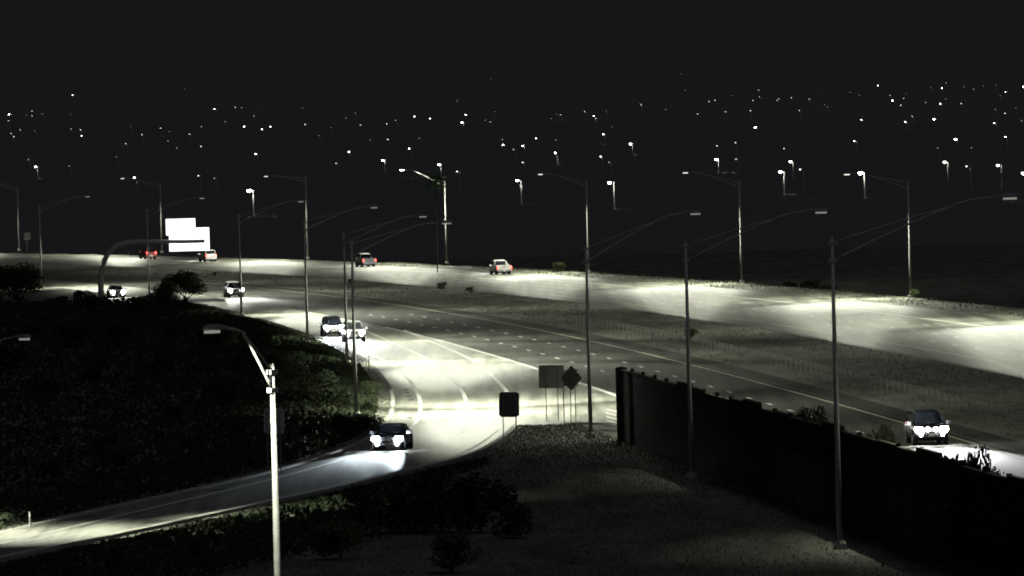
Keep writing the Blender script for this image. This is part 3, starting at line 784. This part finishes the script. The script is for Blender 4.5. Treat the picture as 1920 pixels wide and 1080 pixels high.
# ------------------------------------------------------------------ the dark town: every street lamp beyond the freeway
LAMPS = """135,176,b 16,212,B 15,224,n 59,206,n 59,215,n 49,214,f 78,212,f 131,212,f 132,240,n 20,248,n 25,254,n 37,241,n 150,241,n 152,252,b 64,243,f
346,165,f 401,202,b 440,199,n 452,200,n 482,199,f 475,215,n 457,235,B 490,240,b 506,235,b 377,235,n 354,249,n 317,244,f 300,238,n 235,267,n 265,250,n 244,235,f
330,275,f 376,272,n 478,286,b 314,262,f 421,226,f 566,200,f 571,231,n 648,219,f 665,210,f 675,232,n 620,237,f 597,252,f 653,282,b 629,304,n 693,260,f 724,230,n 741,223,n 726,259,n
776,216,b 805,220,b 785,257,f 766,276,b 717,298,S 856,187,f 872,213,b 865,227,B 918,143,f 909,223,f 918,226,n 926,207,f 941,259,f 942,269,b 822,306,B 856,319,n 66,310,B 217,292,f 129,309,f 52,297,f
251,330,b 371,327,n 401,332,f 466,354,B 1040,284,B 979,271,b 1004,257,b 962,278,n 979,302,n 969,335,B 1032,220,f 1043,212,f 1050,213,n 1041,260,f 1095,207,n 1112,215,b 1116,220,n 1130,249,b 1136,206,f 1146,236,f
1125,291,b 1181,267,S 1142,339,B 1141,302,f 1201,194,n 1247,203,f 1276,124,f 1284,167,f 1307,211,n 1328,188,n 1340,186,n 1359,207,n 1372,177,f 1411,186,n 1421,167,n 1423,180,n 1406,205,n 1415,236,B 1343,271,n 1342,296,S 1378,265,n 1379,296,n
1456,186,n 1459,183,n 1483,181,n 1516,184,n 1498,205,n 1469,276,n 1481,300,S 1462,319,B 1499,315,n 1537,163,f 1545,194,f 1551,198,f 1601,262,b 1612,321,B 1614,222,b 1593,171,f 1610,176,f 1645,158,b 1668,177,n 1672,186,B 1688,195,n 1693,182,n 1698,173,f
1696,226,b 1709,216,n 1735,190,n 1750,221,B 1762,192,b 1765,163,b 1745,162,f 1773,153,n 1772,183,f 1801,192,n 1790,258,S 1757,275,f 1770,301,S 1806,160,f 1824,165,n 1843,159,f 1811,309,n 1820,275,f 1866,157,f 1874,177,f 1884,170,b 1883,210,n 1865,203,f 1863,228,b 1870,307,b 1884,254,b 1903,201,f 1914,224,f 1918,160,B 1918,321,B"""
LCLS = {'f': (.45, 2.2, 'very faint pinprick street lamp in the dark town beyond the freeway'),
        'n': (.62, 5.0, 'small dim street lamp with a thin post in the dark town'),
        'b': (1.0, 18.0, 'bright white street lamp in the dark town'),
        'B': (1.3, 50.0, 'very bright street lamp of the dark town, glowing as a round spot'),
        'S': (1.6, 70.0, 'dazzling star-like street lamp of the dark town, brightest of its row')}
M_LAMP = {k: glow('town_lamp_' + k, (1.0, .99, .90), LCLS[k][1], False) for k in LCLS}
_post = MB().tube([(0, 0, 0), (0, 0, 8.9)], [.26, .22], 6).mesh('post', M_GALV)
_arm = MB().tube([(0, 0, 8.8), (-.5, -.2, 9.1), (-1.3, -.5, 9.15)], [.07, .06, .05], 5).mesh('arm', M_GALV)
_hood = MB().loft([[Vector((-1.4 + a * s_, -.55 + b * s_, z)) for a, b in ((-1, -.6), (1, -.6), (1, .6), (-1, .6))] for s_, z in ((.30, 9.08), (.30, 9.16), (.12, 9.26))]).mesh('hood', M_HEAD)
def lens_mesh(k):
    r = LCLS[k][0] * .5; vs = []; rings = []
    for (z, q) in ((-.85, .35), (-.45, .85), (0, 1.0), (.22, .8)):
        rings.append([Vector((math.cos(t * math.pi / 4) * r * q, math.sin(t * math.pi / 4) * r * q, z * r)) for t in range(8)])
    return MB().loft(rings).mesh('lamp', M_LAMP[k])
_lens = {k: lens_mesh(k) for k in LCLS}
for it in LAMPS.split():
    x, y, k = it.split(','); x = float(x) + 1; y = float(y) + 2
    lo, hi_ = 1250.0, 13000.0
    for _ in range(50):
        mid = (lo + hi_) / 2; q = at_y(x, y, mid)
        zz = ground_z(q.x, mid) + 9.0
        if q.z < zz: lo = mid
        else: hi_ = mid
    # sight line above the lamp height at hi_: nearest distance where lamp height meets the sight line
    Yl = None; Yt = 1450.0
    while Yt < 12900:
        q = at_y(x, y, Yt)
        if q.z <= ground_z(q.x, Yt) + 9.0: Yl = Yt; break
        Yt += 20
    if Yl is None: Yl = 12800.0
    q = at_y(x, y, Yl)
    PXY = (x, y, k)
    r = empty('street_lamp', (q.x + 1.4, Yl, q.z - 9.0 if abs(q.z - 9 - ground_z(q.x, Yl)) < 3 else ground_z(q.x, Yl)), 0, LCLS[k][2], 'street lamp', 'town street lamps ' + {'f': 'faint', 'n': 'dim', 'b': 'bright', 'B': 'very bright', 'S': 'dazzling'}[k])
    put('post', _post, r); put('arm', _arm, r); put('hood', _hood, r)
    ln = put('lamp', _lens[k], r, (-1.4, -.55, 8.98 - LCLS[k][0] * .12)); ln.scale = [random.uniform(.75, 1.2)] * 3
    if k in 'BS' and y > 262:
        spot('lamp_light', (-1.0, -.4, 8.5), (1.1, .42, -3.2), 1400, 44, .6, (1, 1, .92), ln, .1).location = (.3, .1, -.6)

# ------------------------------------------------------------------ labels that single out the repeats
ORD = ['first', 'second', 'third', 'fourth', 'fifth', 'sixth', 'seventh', 'eighth', 'ninth', 'tenth', 'eleventh', 'twelfth', 'thirteenth', 'fourteenth', 'fifteenth', 'sixteenth', 'seventeenth', 'eighteenth', 'nineteenth', 'twentieth',
       'twenty-first', 'twenty-second', 'twenty-third', 'twenty-fourth', 'twenty-fifth', 'twenty-sixth', 'twenty-seventh', 'twenty-eighth']
ZONE = [(150, 'near the left edge'), (300, 'left of the overhead sign'), (400, 'above the overhead sign'), (560, 'right of the overhead sign'), (720, 'above the strongest headlights'), (880, 'around the green palm'),
        (1020, 'above the centre pickup'), (1220, 'above the gore column'), (1420, 'above the middle wall column'), (1600, 'above the tallest wall column'), (1750, 'above the right far column'), (9999, 'near the right edge')]
BAND = [(200, 'top row'), (262, 'upper row'), (300, 'lower row'), (999, 'lowest row')]
LOOK = {'faint': 'faint pinprick town lamp', 'dim': 'small dim town street lamp', 'bright': 'bright white town street lamp', 'very bright': 'very bright round town lamp', 'dazzling': 'dazzling star-like town lamp'}
from collections import defaultdict
bpy.context.view_layer.update()
cells = defaultdict(list); rows = defaultdict(list)
for o in bpy.data.objects:
    if o.parent or not o.get('group'): continue
    gname = o['group']
    if gname.startswith('town street lamps '):
        x, y = proj(o.location + Vector((-1.4, -.5, 9)))
        cells[(gname[18:], next(z for lim, z in ZONE if x < lim), next(b_ for lim, b_ in BAND if y < lim))].append((x, o))
    elif gname.startswith('shrubs') or gname.startswith('median'):
        rows[gname].append((proj(o.location)[0], o))
for (look, zone, band), L_ in cells.items():
    L_.sort(key=lambda q: q[0])
    for i, (x, o) in enumerate(L_):
        o['label'] = '%s, %s, %s%s' % (LOOK[look], band, zone, '' if len(L_) == 1 else ', %s from left' % ORD[i])
for gname, L_ in rows.items():
    L_.sort(key=lambda q: q[0])
    base = {'shrubs on the unlit left ground': 'dark shrub on the unlit ground left of the ramp', 'shrubs below the ramp': 'dark shrub on the unlit ground below the ramp',
            'shrubs along the top of the sound wall': 'leafy shrub topping the sound wall', 'median shrubs': 'low shrub on the dirt median', 'shrubs beyond the far roadway': 'dim shrub on the bank beyond the far roadway'}[gname]
    for i, (x, o) in enumerate(L_): o['label'] = '%s, %s from the left' % (base, ORD[i])
